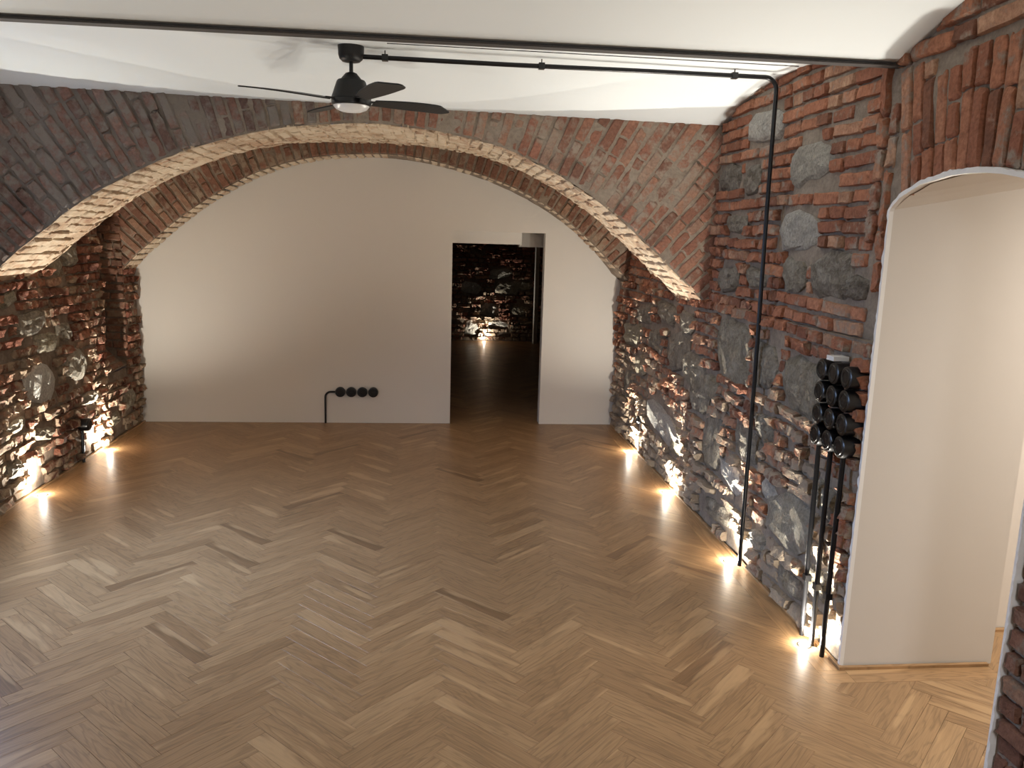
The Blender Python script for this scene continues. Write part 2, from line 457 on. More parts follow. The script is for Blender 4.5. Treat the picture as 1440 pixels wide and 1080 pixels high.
for k in range(3):
    yb = YBEAM - k*2.15
    b = MB(); b.box((-4, yb-.028, ZBEAM+.002), (2.1, yb+.028, ZBEAM+.010)).box((-4, yb-.004, ZBEAM+.010), (2.1, yb+.004, ZBEAM+.05))
    o = b.build('trim_%d' % (k+1), M['beam']); tag(o, kind='structure')

# ------------------------------------------------------------------ right wall
RS = [ # stones by (Y, Z, width along Y, height, tone 0 dark .. 1 white)
 (5.09, 2.70, .26, .20, .95), (4.56, 2.50, .25, .25, .80), (5.52, 2.42, .11, .15, .15), (5.30, 2.42, .12, .16, .1),
 (4.72, 2.12, .30, .21, .92), (4.33, 1.86, .24, .27, .25), (4.92, 1.88, .16, .18, .2), (5.25, 2.20, .16, .10, .3), (5.28, 1.90, .14, .16, .35),
 (4.64, 1.86, .15, .18, .15), (4.02, 1.86, .14, .14, .3), (5.2, 1.74, .16, .12, .4), (5.48, 2.16, .14, .10, .25)]
def yz(px, py, X=XR):
    d = FWD + RT*((px-720)/F) - UP*((py-540)/F); t = X/d.x; p = CO + d*t; return p.y, p.z
def st(px, py, wpx, hpx, tone):
    y, z = yz(px, py); ya, _ = yz(px-wpx/2, py); yb2, _ = yz(px+wpx/2, py); _, za = yz(px, py-hpx/2); _, zb2 = yz(px, py+hpx/2)
    return (y, z, abs(ya-yb2), abs(za-zb2), tone)
RS = [st(*a) for a in [
 (1072,176,46,42,.95), (1134,229,52,54,.8), (1023,250,26,34,.12), (1052,253,22,34,.12), (1115,326,58,50,.92), (1162,386,50,62,.22),
 (1112,388,32,44,.35), (1033,315,26,24,.3), (1060,392,26,26,.35), (1022,392,26,34,.3), (1197,405,32,30,.15),
 (1032,492,44,88,.42), (1078,515,34,60,.35), (1135,545,66,76,.45), (1107,735,62,80,.68), (1030,670,34,34,1.0), (1003,622,26,76,.3),
 (930,592,44,40,.95), (902,512,16,30,.6), (890,470,24,30,.55), (925,480,20,30,.2), (955,492,30,54,.3), (975,520,30,50,.4),
 (1052,625,36,46,.3), (985,560,26,40,.3), (940,440,26,28,.25), (908,440,22,26,.3), (968,455,20,30,.4), (1075,600,24,36,.4),
 (1160,700,30,40,.5), (1065,760,26,26,.8), (1150,820,40,46,.5), (884,540,12,40,.3), (1010,720,34,30,.35), (1112,820,36,30,.3),
 (1000,545,20,30,.5), (950,620,18,40,.6), (1082,690,20,30,.9)]]
def rw_base(y0, y1, z0, z1, X, name, parent=None, cell=.025, k=0, amp=.011, zlow=None):
    nu = max(2, int((y1-y0)/cell)); nv = max(2, int((z1-z0)/cell))
    def f(a, b):
        y = y0+a*(y1-y0); zb = z0 if zlow is None else zlow(y); z = zb+b*(z1-zb)
        e = amp*nz((X, y, z), 9, k) + amp*1.5*nz((X, y, z), 3.1, k+1)
        return (X+e*(1 if X > 0 else -1), y, z)
    return grid(nu, nv, f)
def join(*parts):
    V = []; Fc = []
    for v, f in parts:
        b = len(V); V += v; Fc += [tuple(b+i for i in q) for q in f]
    return V, Fc
OARCH = [(2.30, 2.04), (2.405, 2.155), (2.50, 2.222), (2.63, 2.254), (2.72, 2.272), (2.814, 2.283), (2.92, 2.288), (3.018, 2.286), (3.197, 2.265), (3.34, 2.218), (3.402, 2.175), (3.41, 2.165)]
def oarch(y): return interp(OARCH, y)
ledge = ([(XR, 3.41, LEDGE), (XR, 8.6, LEDGE), (XR+.1, 8.6, LEDGE+.01), (XR+.1, 3.41, LEDGE+.01)], [(0, 1, 2, 3)])
V, Fc = join(rw_base(3.42, 8.6, 0, LEDGE, XR+.006, '', amp=.012), ledge, rw_base(3.42, 8.6, LEDGE, 3.2, XR+.035, '', k=3),
             rw_base(OY0, 3.43, 2, 3.25, XR+.025, '', k=3, zlow=oarch), rw_base(-3, OY0, 0, 3.25, XR+.02, '', cell=.05, k=2))
wr = mesh_obj('wall_right', V, Fc, M['mortar'], smooth=True); tag(wr, kind='structure')
def topok(u, v, X=1.98): return v < ceil_z(X, min(u, YF)) + .03 if u < YF else v < 2.3
def cross_foot(u, v):   # smeared mortar areas near the foot where no brick shows
    return nz((u, v, 3.3), 2.6) > .18 + v*1.1
lowok = lambda u, v: v < LEDGE-.02 and not cross_foot(u, v) and not (3.40 < u < 3.43)
upok = lambda u, v: topok(u, v) and v > LEDGE+.01 and u > 3.60+.03*nz((v*3, 1, 2), 2)
rufR = lambda u, v: 1.0 if v < 1.5 or (v < 2.25 and u > 4.5) else .35
O = Vector((XR, 0, 0)); U = Vector((0, -1, 0)); ZV = Vector((0, 0, 1)); NX = Vector((-1, 0, 0))
def flip(L): return [(-s[0],)+tuple(s[1:]) for s in L]
# u runs along -Y so that U x Z points into the room
pc = courses(O + Vector((.012,0,0)), U, ZV, NX, -8.5, -3.44, .01, LEDGE, lambda u, v: lowok(-u, v), 'brick_rough', lambda u, v: rufR(-u, v), seed=3, prot=(.008, .034),
             stones=flip([s for s in RS if s[1] < LEDGE]))
pc += courses(O + Vector((.035,0,0)), U, ZV, NX, -8.5, -3.44, LEDGE+.005, 3.05, lambda u, v: upok(-u, v), 'brick_red', lambda u, v: rufR(-u, v), seed=4, prot=(.01, .026),
             stones=flip([s for s in RS if s[1] >= LEDGE]))
# narrow upright bricks and the relieving arch over the doorway
rg = random.Random(8)
for i in range(26):
    a = -.235 + i*.0215; cyy, czz, R0 = 2.78, -1.05, 3.34
    a0 = a; 
    y_in = cyy + math.sin(a0)*R0; r = R0 + (0 if 2.44 < y_in < 3.41 else -.10)
    zin = oarch(min(max(y_in, 2.40), 3.41)) if 2.40 < y_in < 3.42 else 1.72 if y_in > 3.42 else 2.1
    r = (zin-czz)/math.cos(a0) + .012; rend = (2.76-czz)/math.cos(a0)
    if y_in > 3.40: continue
    first = True
    while rend-r > .07:
        L = rg.choice([.28, .28, .14]) if not first else rg.choice([.14, .28, .2, .3]); first = False; L = min(L, rend-r)
        d = Vector((0, math.sin(a0), math.cos(a0))); c = Vector((XR+.024, cyy, czz)) + d*(r+L/2)
        w = .0215*(r+L/2)-.008
        pc.append((frame_mat(c, d, NX, L-.012, w, rg.uniform(.006, .018)), 'smooth', rg.randrange(NV), 'brick_red', 'brick')); r += L
for yy in (3.515, 3.60):
    z = 1.80 if yy < 3.55 else 2.02
    while z < 2.62:
        L = rg.choice([.14, .27]); d = Vector((0, rg.uniform(-.03, .03), 1))
        pc.append((frame_mat(Vector((XR+.03, yy, z+L/2)), d, NX, L-.012, .06, rg.uniform(.012, .026)), 'rough', rg.randrange(NV), 'brick_red', 'brick')); z += L
pc += courses(O + Vector((.025,0,0)), U, ZV, NX, -3.52, -2.0, 2.77, 3.1, lambda u, v: topok(-u, v), 'brick_red', .4, seed=5, ch=.088)
place_pieces(wr, pc, 300)
# near pier of the doorway, its own piece of wall
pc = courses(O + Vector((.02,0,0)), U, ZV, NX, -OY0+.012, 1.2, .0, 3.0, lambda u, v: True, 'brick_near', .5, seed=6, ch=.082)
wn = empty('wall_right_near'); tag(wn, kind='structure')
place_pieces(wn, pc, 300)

# doorway reveal (white plaster) with its shallow arched soffit
def rs(a, b):
    X = XR + a*.74; y = OY0 + b*(OY1-OY0); return (X, y, oarch(y) + .14*a*(1 if True else 0))
g1 = grid(6, 24, rs)
def jam(y):
    def f(a, b): X = XR + a*.74; return (X, y, b*(oarch(y)+.14*a))
    return grid(6, 8, f)
v1, f1 = jam(OY1); v2, f2 = jam(OY0)
V, Fc = join(g1, (v1, f1), (v2, f2))
o = mesh_obj('trim_4', V, Fc, M['plaster'], smooth=False); tag(o, kind='structure')
# ragged plaster edge round the doorway
pts = [(OY1, z*.06) for z in range(0, 37)] + [(y, z) for y, z in reversed(OARCH[1:-1])] + [(OY0, 2.16-z*.06) for z in range(0, 37)]
path = []
for (ya, za), (yb2, zb2) in zip(pts, pts[1:]):
    n = max(1, int(math.hypot(ya-yb2, za-zb2)/.02))
    for k in range(n): path.append((ya+(yb2-ya)*k/n, za+(zb2-za)*k/n))
V = []; Fc = []
for i, (y, z) in enumerate(path):
    j = min(i+1, len(path)-1); h = max(i-1, 0)
    t = Vector((path[j][0]-path[h][0], path[j][1]-path[h][1])).normalized(); n = Vector((-t.y, t.x)) * -1
    if n.dot(Vector((y-2.92, z-1.2))) < 0: n = -n
    w = .014 + .012*abs(nz((y*1.3, z*1.3, 0), 12)) + .006*random.random()
    nr = y < OY0+.02; w *= .45 if nr else 1
    a = Vector((y, z)) - n*.004; b = a + n*w
    V += [(XR+.004, a.x, a.y), (XR-(.008 if nr else .016), a.x, a.y), (XR-(.006 if nr else .014)+random.uniform(-.003,.003), b.x, b.y), (XR+.03, b.x, b.y)]
for i in range(len(path)-1):
    for k in range(3): Fc.append((4*i+k, 4*i+k+1, 4*i+k+5, 4*i+k+4))
o = mesh_obj('trim_5', V, Fc, M['plaster_edge']); tag(o, kind='structure')

# room beyond the doorway
b = MB(); b.box((2.73, 3.75, 0), (5.2, 3.85, 3.1)); b.box((2.73, OY1+.001, 0), (2.76, 3.75, 3.1)); b.box((5.2, -.5, 0), (5.3, 3.85, 3.1)); b.box((2.735, -.5, 0), (2.76, OY0-.001, 3.1)); b.box((2.73, -.6, 0), (5.3, -.5, 3.1))
b.box((2.735, OY0, 2.46), (2.76, OY1, 3.1))
o = b.build('wall_side_room', M['plaster']); tag(o, kind='structure')
o = MB().box((2.74, -.6, 3.0), (5.3, 3.85, 3.1)).build('ceiling_side_room', M['ceiling']); tag(o, kind='structure')

# ------------------------------------------------------------------ left wall with a niche by the back corner and an added window nearer the camera
NY0, NY1, NZ0 = 7.62, 8.15, .63
WY0, WY1, WZ0, WZ1 = 3.9, 5.0, 1.15, 2.35
V, Fc = join(rw_base(-3, WY0, 0, 3.2, XL-.006, '', cell=.06), rw_base(WY0, WY1, 0, WZ0, XL-.006, '', cell=.06), rw_base(WY0, WY1, WZ1, 3.2, XL-.006, '', cell=.06),
   rw_base(WY1, NY0, 0, 3.2, XL-.006, '', amp=.013), rw_base(NY0, NY1, 0, NZ0, XL-.006, '', amp=.012), rw_base(NY0, NY1, 2.7, 3.2, XL-.006, ''), rw_base(NY1, 8.6, 0, 3.2, XL-.006, '', amp=.012))
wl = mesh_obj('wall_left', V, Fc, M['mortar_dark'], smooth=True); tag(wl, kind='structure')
def ly(px, py, wpx, hpx, tone):
    y, z = yz(px, py, XL); ya, _ = yz(px-wpx/2, py, XL); yb2, _ = yz(px+wpx/2, py, XL); _, za = yz(px, py-hpx/2, XL); _, zb2 = yz(px, py+hpx/2, XL)
    return (y, z, abs(ya-yb2), abs(za-zb2), tone)
LS = [ly(*a) for a in [(56,540,44,52,.97), (40,455,42,34,.3), (66,480,34,28,.6), (105,515,28,44,.75), (97,360,22,26,.35), (76,372,20,26,.5), (88,465,22,24,.4), (12,420,22,20,.55),
   (160,590,18,20,.6), (180,560,16,26,.5), (170,620,14,12,.5), (22,600,26,20,.7), (125,560,20,18,.7), (60,610,26,18,.5), (20,660,22,24,.4)]]
U2 = Vector((0, 1, 0)); NX2 = Vector((1, 0, 0))
lok = lambda u, v: not (WY0-.02 < u < WY1+.02 and WZ0-.02 < v < WZ1+.02) and not (NY0 < u < NY1 and v > NZ0-.03) and nz((u, v, 9.3), 2.6) < .16 + v*.9
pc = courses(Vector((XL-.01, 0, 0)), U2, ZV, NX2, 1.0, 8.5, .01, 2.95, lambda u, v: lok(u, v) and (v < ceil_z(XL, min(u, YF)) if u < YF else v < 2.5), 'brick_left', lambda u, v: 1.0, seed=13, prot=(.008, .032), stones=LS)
place_pieces(wl, pc, 300)
# niche lining
nb = MB(); XN = -3.42
nb.quad((XL, NY0, NZ0), (XL, NY1, NZ0+.03), (XN, NY1, 1.0), (XN, NY0, 1.0))
nb.quad((XL, NY1, 0), (XL, NY1, 3.1), (XN-.01, NY1, 3.1), (XN-.01, NY1, 0))
nb.quad((XL, NY0, 0), (XN, NY0, 0), (XN, NY0, 3.1), (XL, NY0, 3.1))
nb.quad((XN, NY0, .9), (XN, NY1, .9), (XN, NY1, 1.85), (XN, NY0, 1.85)); nb.quad((XN, NY0, 2.2), (XN, NY1, 2.2), (XN, NY1, 3.1), (XN, NY0, 3.1))
nb.quad((XN, NY0, 1.85), (XN, NY0+.1, 1.85), (XN, NY0+.1, 2.2), (XN, NY0, 2.2)); nb.quad((XN, NY1-.1, 1.85), (XN, NY1, 1.85), (XN, NY1, 2.2), (XN, NY1-.1, 2.2))
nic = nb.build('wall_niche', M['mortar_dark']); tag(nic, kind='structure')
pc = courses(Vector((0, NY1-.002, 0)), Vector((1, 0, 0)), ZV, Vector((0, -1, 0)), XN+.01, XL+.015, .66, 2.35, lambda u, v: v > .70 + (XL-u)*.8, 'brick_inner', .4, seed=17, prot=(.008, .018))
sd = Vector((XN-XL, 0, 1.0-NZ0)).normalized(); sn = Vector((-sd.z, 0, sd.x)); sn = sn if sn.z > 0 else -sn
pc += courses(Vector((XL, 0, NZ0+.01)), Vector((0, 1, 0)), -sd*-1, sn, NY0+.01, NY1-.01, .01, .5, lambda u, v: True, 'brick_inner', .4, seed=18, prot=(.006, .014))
place_pieces(nic, pc, 300)
# added window, unseen left of the frame, to carry the bluish light: reveal, frame and panes
b = MB()
b.quad((XL, WY0, WZ0), (XL, WY1, WZ0), (-3.3, WY1, WZ0), (-3.3, WY0, WZ0)); b.quad((XL, WY0, WZ1), (-3.3, WY0, WZ1), (-3.3, WY1, WZ1), (XL, WY1, WZ1))
b.quad((XL, WY0, WZ0), (-3.3, WY0, WZ0), (-3.3, WY0, WZ1), (XL, WY0, WZ1)); b.quad((XL, WY1, WZ0), (XL, WY1, WZ1), (-3.3, WY1, WZ1), (-3.3, WY1, WZ0))
win = b.build('added_window_1', M['plaster']); tag(win, kind='structure')
fb = MB()
for a, c in (((WY0, WZ0), (WY0+.06, WZ1)), ((WY1-.06, WZ0), (WY1, WZ1)), ((WY0+.06, WZ0), (WY1-.06, WZ0+.06)), ((WY0+.06, WZ1-.06), (WY1-.06, WZ1)), (((WY0+WY1)/2-.03, WZ0+.06), ((WY0+WY1)/2+.03, WZ1-.06))):
    fb.box((-3.29, a[0], a[1]), (-3.24, c[0], c[1]))
fb.build('added_window_frame', M['white_plastic'], win)
for y0, y1 in ((WY0+.06, (WY0+WY1)/2-.03), ((WY0+WY1)/2+.03, WY1-.06)):
    MB().box((-3.268, y0, WZ0+.06), (-3.262, y1, WZ1-.06)).build('pane', M['glass'], win)

# ------------------------------------------------------------------ arch wall in the middle
CX, CZ = -.45, -.45
def polar(tab):   # (x, z) polyline -> table angle -> radius
    t = sorted((math.atan2(x-CX, z-CZ), math.hypot(x-CX, z-CZ)) for x, z in tab); return t
front = polar([(-3.7, .95), (-3.35, 1.30), (-3.1, 1.50), (-2.874, 1.708), (-2.587, 1.95), (-2.396, 2.104), (-2.161, 2.255), (-1.928, 2.378), (-1.696, 2.487), (-1.464, 2.565), (-1.278, 2.618), (-.999, 2.679), (-.812, 2.701), (-.577, 2.724), (-.388, 2.728), (-.15, 2.71), (.043, 2.694), (.237, 2.656), (.434, 2.616), (.633, 2.543), (.835, 2.451), (1.041, 2.337), (1.199, 2.235), (1.467, 2.02), (1.744, 1.775), (1.985, 1.56), (2.15, 1.40)])
back = polar([(-3.9, 1.2), (-3.5, 1.70), (-3.265, 1.961), (-3.097, 2.08), (-2.757, 2.345), (-2.423, 2.541), (-2.09, 2.69), (-1.758, 2.79), (-1.426, 2.842), (-1.16, 2.852), (-.756, 2.858), (-.349, 2.856), (.063, 2.838), (.481, 2.772), (.906, 2.64), (1.344, 2.41), (1.716, 2.181), (1.989, 2.012), (2.25, 1.72)])
inner = polar([(-3.4, 1.1), (-3.05, 1.5), (-2.855, 1.718), (-2.684, 1.868), (-2.443, 2.075), (-2.104, 2.311), (-1.766, 2.508), (-1.431, 2.633), (-1.094, 2.712), (-.723, 2.746), (-.348, 2.754), (.204, 2.66), (.769, 2.49), (1.205, 2.27), (1.579, 1.979), (1.811, 1.757), (1.996, 1.605), (2.2, 1.38)])
inner2 = polar([(-3.4, 1.1), (-3.10, 1.5), (-2.989, 1.67), (-2.55, 2.083), (-2.196, 2.324), (-1.844, 2.524), (-1.493, 2.647), (-1.143, 2.715), (-.755, 2.751), (-.364, 2.745), (.214, 2.654), (.804, 2.461), (1.26, 2.223), (1.651, 1.926), (1.895, 1.649), (1.991, 1.576), (2.2, 1.35)])
def P2(th, r): return CX + math.sin(th)*r, CZ + math.cos(th)*r
TH0, TH1 = -1.05, .905
def outer_r(th):
    r = 2.9
    while r < 6:
        x, z = P2(th, r)
        if z > z_arch_top(x)+.05 or x > XR+.12 or x < XL-.25: return r
        r += .01
    return r
NT = 150
OUT = [outer_r(TH0+(TH1-TH0)*i/NT) for i in range(NT+1)]
def ff(a, b):
    th = TH0+(TH1-TH0)*a; r0 = interp(front, th); r1 = max(OUT[round(a*NT)], r0+.03); x, z = P2(th, r0+(r1-r0)*b)
    return (x, YF + .012*nz((x, 5, z), 5) + .008*nz((x, 1, z), 14), z)
V, Fc = grid(NT, 30, ff); Fc = [f[::-1] for f in Fc]
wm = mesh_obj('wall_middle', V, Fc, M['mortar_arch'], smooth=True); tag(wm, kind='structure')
rg = random.Random(21); NY = Vector((0, -1, 0)); pc = []
th = TH0; k = 0
while th < TH1:
    r0 = interp(front, th); dth = .079/r0*rg.uniform(.92, 1.08); tm = th+dth/2; r = interp(front, tm) + rg.uniform(.004, .012)
    r1 = outer_r(tm)-.03; k += 1; first = True
    while r1-r > .05:
        L = (.27 if (k % 2) else .14) if first else rg.choice([.27, .27, .14]); first = False
        L *= rg.uniform(.9, 1.1)
        if r1-r-L < .05: L = r1-r
        L = min(L, r1-r); rm = r+L/2; x, z = P2(tm, rm); w = min(dth*rm-.013, .085)
        d = Vector((math.sin(tm), 0, math.cos(tm)))
        d = (d + Vector((math.cos(tm), 0, -math.sin(tm)))*R(rg.uniform(-1.5, 1.5))).normalized()
        lf = x < -1.7
        pc.append((frame_mat(Vector((x, YF+.004, z)), d, NY, L-.012, w, rg.uniform(.006, .016)*(1.6 if lf else 1)), 'rough' if lf and rg.random() < .6 else 'smooth', rg.randrange(NV), 'brick_grey' if x + .5*nz((x*2, z*2, 1)) + rg.uniform(-.5, .5) < -1.0 else 'brick_arch', 'brick'))
        r += L
    th += dth
place_pieces(wm, pc, 300)

# soffit of the big arch
def sof(th, y):
    rf = interp(front, th)
    if y < 6.4: r = rf
    else: t = (y-6.4)/(YI-6.4); r = rf + (interp(back, th)-rf)*t
    x, z = P2(th, r); return Vector((x, y, z))
def sf(a, b):
    th = TH0+(TH1-TH0)*a; p = sof(th, YF+(YI-YF)*b); e = .010*nz(p, 7)+.008*nz(p, 19); x, z = e*math.sin(th), e*math.cos(th)
    return (p.x+x, p.y, p.z+z)
V, Fc = grid(170, 60, sf)
ws = mesh_obj('ceiling_arch', V, Fc, M['brick_soffit'], smooth=True, attrs={'rnd': [.6]*len(V)}); tag(ws, kind='structure')
pc = []; th = TH0; k = 0; rg = random.Random(31)
while th < TH1:
    dth = .079/3.17; tm = th+dth/2; y = YF + (.0 if k % 2 else -.14); k += 1
    while y < YI-.03:
        L = rg.choice([.28, .28, .14])*rg.uniform(.9, 1.1); y0 = max(y, YF+.005); y1 = min(y+L, YI-.003)
        if y1-y0 > .05:
            a = sof(tm, y0); b2 = sof(tm, y1); c = (a+b2)/2; c0 = sof(tm-.01, (y0+y1)/2); c1 = sof(tm+.01, (y0+y1)/2)
            n = (b2-a).cross(c1-c0).normalized(); n = n if n.dot(Vector((CX, c.y, CZ))-c) > 0 else -n
            pc.append((frame_mat(c - n*.004, b2-a, n, (y1-y0)-.012, .079-.012, rg.uniform(.006, .02)), 'rough' if rg.random() < .5 else 'smooth', rg.randrange(NV), 'brick_soffit', 'brick'))
        y += L
    th += dth
place_pieces(ws, pc, 300)

# inner ring: face and narrow soffit against the white back wall
def fi(a, b):
    th = TH0+(TH1-TH0)*a; r0 = interp(inner, th); r1 = interp(back, th)+.06; x, z = P2(th, r0+(max(r1, r0+.02)-r0)*b)
    return (x, YI + .010*nz((x, 5, z), 6), z)
V1, F1 = grid(150, 12, fi); F1 = [f[::-1] for f in F1]
def fi2(a, b):
    th = TH0+(TH1-TH0)*a; r = interp(inner, th)*(1-b)+interp(inner2, th)*b + .006*nz((th*9, b, 3), 4); x, z = P2(th, r); return (x, YI+(YB+.01-YI)*b, z)
V2, F2 = grid(150, 8, fi2)
V, Fc = join((V1, F1), (V2, F2))
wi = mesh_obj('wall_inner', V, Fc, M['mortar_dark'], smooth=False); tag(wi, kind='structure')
rg = random.Random(41); pc = []; th = TH0; k = 0
while th < TH1:
    r0 = interp(inner, th); dth = .082/r0*rg.uniform(.9, 1.1); tm = th+dth/2; r = interp(inner, tm)+.004; r1 = interp(back, tm)+.02; k += 1; first = True
    x, z = P2(tm, r)
    while r1-r > .035:
        L = rg.choice([.28, .14, .28]) if not first else (.14 if k % 2 else .29); first = False
        if r1-r-L < .05: L = r1-r
        L = min(L, r1-r); rm = r+L/2; x, z = P2(tm, rm); d = Vector((math.sin(tm), 0, math.cos(tm)))
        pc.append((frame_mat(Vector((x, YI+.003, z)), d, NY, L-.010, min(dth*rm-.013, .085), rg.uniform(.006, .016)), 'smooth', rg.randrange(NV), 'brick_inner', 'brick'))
        r += L
    for (ya, yb2) in ((YI+.005, YI+.17), (YI+.18, YB-.005)):
        ra = interp(inner, tm); x, z = P2(tm, ra); n = Vector((-math.sin(tm), 0, -math.cos(tm)))
        pc.append((frame_mat(Vector((x, (ya+yb2)/2, z)) - n*.002, Vector((0, 1, 0)), n, yb2-ya-.01, .068, rg.uniform(.003, .010)), 'smooth', rg.randrange(NV), 'brick_soffit', 'brick'))
    th += dth
place_pieces(wi, pc, 300)

# ------------------------------------------------------------------ white back wall with doorway
DX0, DX1, DZ = .199, 1.171, 2.05; YT = YB+.14
b = MB()
b.box((XL-.3, YB, 0), (DX0, YT, 2.95)); b.box((DX1, YB, 0), (XR+.3, YT, 2.95)); b.box((DX0, YB, DZ), (DX1, YT, 2.95))
o = b.build('wall_back', M['plaster']); tag(o, kind='structure')
b = MB(); b.box((DX0, YT-.03, 1.925), (.935, YT+.1, DZ)); b.box((.935, YT+.25, 1.90), (1.3, YT+.35, 2.1)); b.box((.93, YT+.1, 1.92), (.94, YT+.3, 2.06))
b.box((DX0, YT, DZ), (1.3, YT+.3, DZ+.02)); b.box((1.06, YT+.24, 1.9), (1.3, YT+.25, 2.1))
o = b.build('trim_6', M['plaster']); tag(o, kind='structure')

# ------------------------------------------------------------------ dark room beyond
YE = 15.58
V, Fc = grid(60, 60, lambda a, c: (-1.9+a*4.6, YE + .02*nz((a*9, c*9, 2), 3), c*2.9)); Fc = [f[::-1] for f in Fc]
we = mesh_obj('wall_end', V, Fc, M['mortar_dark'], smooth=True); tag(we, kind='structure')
def ez(px, py, w, h, tone):
    d = FWD + RT*((px-720)/F) - UP*((py-540)/F); t = YE/d.y; p = CO+d*t; return (p.x, p.z, w/72, h/72, tone)
ES = [ez(*a) for a in [(662,404,26,15,.95), (705,385,30,12,.8), (712,405,34,18,.45), (688,436,24,18,.9), (727,437,20,12,.5), (662,462,18,20,.9), (740,402,16,10,.6), (700,455,26,10,.85)]]
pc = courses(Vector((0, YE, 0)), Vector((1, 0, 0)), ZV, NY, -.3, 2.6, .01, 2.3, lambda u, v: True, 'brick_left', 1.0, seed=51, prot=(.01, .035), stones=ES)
place_pieces(we, pc, 300)
b = MB(); b.box((-1.9, YT+.001, 0), (-1.8, YE, 2.9)); b.box((2.62, YT+.4, 0), (2.7, YE, 2.9)); b.box((-1.9, YT, 2.9), (2.7, YE+.1, 3.0)); b.box((-1.8, YT, 0), (DX0, YT+.05, 2.9)); b.box((1.3, YT, 0), (2.7, YT+.05, 2.9)); b.box((DX1, YT, 0), (1.3, YT+.02, 2.9)); b.box((1.30, YT, 1.9), (1.32, YT+.36, 2.1))
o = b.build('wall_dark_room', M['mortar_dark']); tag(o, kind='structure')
b = MB(); b.box((1.93, YE-.35, 0), (2.0, YE-.2, 2.9)); o = b.build('trim_7', M['plaster']); tag(o, kind='structure')

# ------------------------------------------------------------------ walls behind the camera
b = MB(); b.box((-4, -3.1, 0), (XR+.3, -3, 3.2)); o = b.build('wall_rear', M['plaster']); tag(o, kind='structure')
b = MB(); b.box((-3.6, -3.1, -.1), (-3.5, 9, 3.2))
# ------------------------------------------------------------------ floor: oak herringbone
PL, PW, TK = .52, .0867, .012
fl = MB().box((-3.6, -3, -.05), (5.3, 15.7, -TK)).build('floor', M['subfloor']); tag(fl, kind='structure')
BD = .138
RECTS = [(XL+BD, -2.9, XR-BD, YB-.005), (XR-BD, -2.9, 5.2, OY1-BD)]
RECTS_N = [(XL+BD, -2.9, XR-BD, YB-.005), (XR-BD, OY0+BD*0, XR+.74, OY1-BD), (XR+.74, -.5, 5.2, 3.74), (DX0, YB-.005, DX1, YT+.05), (-1.8, YT+.05, 2.62, YE)]
def clip(poly, a, b, c):   # keep a*x+b*y<=c
    out = []
    for i in range(len(poly)):
        p, q = poly[i], poly[(i+1) % len(poly)]; dp = a*p[0]+b*p[1]-c; dq = a*q[0]+b*q[1]-c
        if dp <= 0: out.append(p)
        if dp*dq < 0: t = dp/(dp-dq); out.append((p[0]+(q[0]-p[0])*t, p[1]+(q[1]-p[1])*t))
    return out
def clipr(poly, r):
    for a, b, c in ((-1, 0, -r[0]), (0, -1, -r[1]), (1, 0, r[2]), (0, 1, r[3])):
        if len(poly) < 3: return []
        poly = clip(poly, a, b, c)
    return poly if len(poly) > 2 else []
S2 = math.sqrt(.5); OX, OYY = .02, 3.09    # a tip column of the pattern
PV = 36
PMESH = []
for i in range(PV):
    g = .0006; a, c = PL/2-g, PW/2-g; e = .0004
    v = [(-a,-c,-TK),(a,-c,-TK),(a,c,-TK),(-a,c,-TK),(-a,-c,-e),(a,-c,-e),(a,c,-e),(-a,c,-e),(-a+e,-c+e,0),(a-e,-c+e,0),(a-e,c-e,0),(-a+e,c-e,0)]
    f = [(0,1,5,4),(1,2,6,5),(2,3,7,6),(3,0,4,7),(4,5,9,8),(5,6,10,9),(6,7,11,10),(7,4,8,11),(8,9,10,11)]
    me = bpy.data.meshes.new('plank'); me.from_pydata(v, [], f); me.materials.append(M['wood'])
    rr = random.Random(i*17+3); val = rr.betavariate(2.6, 2.4)
    A = me.attributes.new('rnd', 'FLOAT', 'POINT'); A.data.foreach_set('value', [val]*len(v))
    off = (rr.uniform(0, 50), rr.uniform(0, 50), i*3.1)
    A = me.attributes.new('loc', 'FLOAT_VECTOR', 'POINT'); A.data.foreach_set('vector', [q for p in v for q in (p[0]+off[0], p[1]+off[1], off[2])])
    me.update(); PMESH.append((me, v, f, val, off))
planks = []
rg = random.Random(77)
tipu = PL; # lattice in (u, v); world = rotate 45 deg
def uv2w(u, v): return OX + (u-v)*S2, OYY + (u+v)*S2
for j in range(-14, 15):
    for i in range(-110, 190):
        bu, bv = i*PW + j*PL, i*PW - j*PL
        for (u0, v0, lu, lv) in ((bu-PL, bv-PW, PL, PW), (bu, bv-PL, PW, PL)):
            cxw, cyw = uv2w(u0+lu/2, v0+lv/2)
            if not (-3.4 < cxw < 5.5 and -3.2 < cyw < 16): continue
            horiz = lu > lv
            corners = [uv2w(u0, v0), uv2w(u0+lu, v0), uv2w(u0+lu, v0+lv), uv2w(u0, v0+lv)]
            ps = [p for p in (clipr(corners, r) for r in RECTS_N) if p]
            def parea(p): return abs(sum(p[q][0]*p[(q+1) % len(p)][1]-p[(q+1) % len(p)][0]*p[q][1] for q in range(len(p))))/2
            ps = [p for p in ps if parea(p) > 2e-5]
            if not ps: continue
            full = len(ps) == 1 and parea(ps[0]) > PL*PW*.9999
            q = project((cxw, cyw, 0)); sc = 0
            inside = q and -20 < q[0] < 1460 and 0 < q[1] < 1110
            if inside and cyw < 8.5: sc = sum(parea(p) for p in ps)/q[2]**3
            planks.append((sc, cxw, cyw, horiz, ps, full, rg.randrange(PV)))
planks.sort(key=lambda p: -p[0])
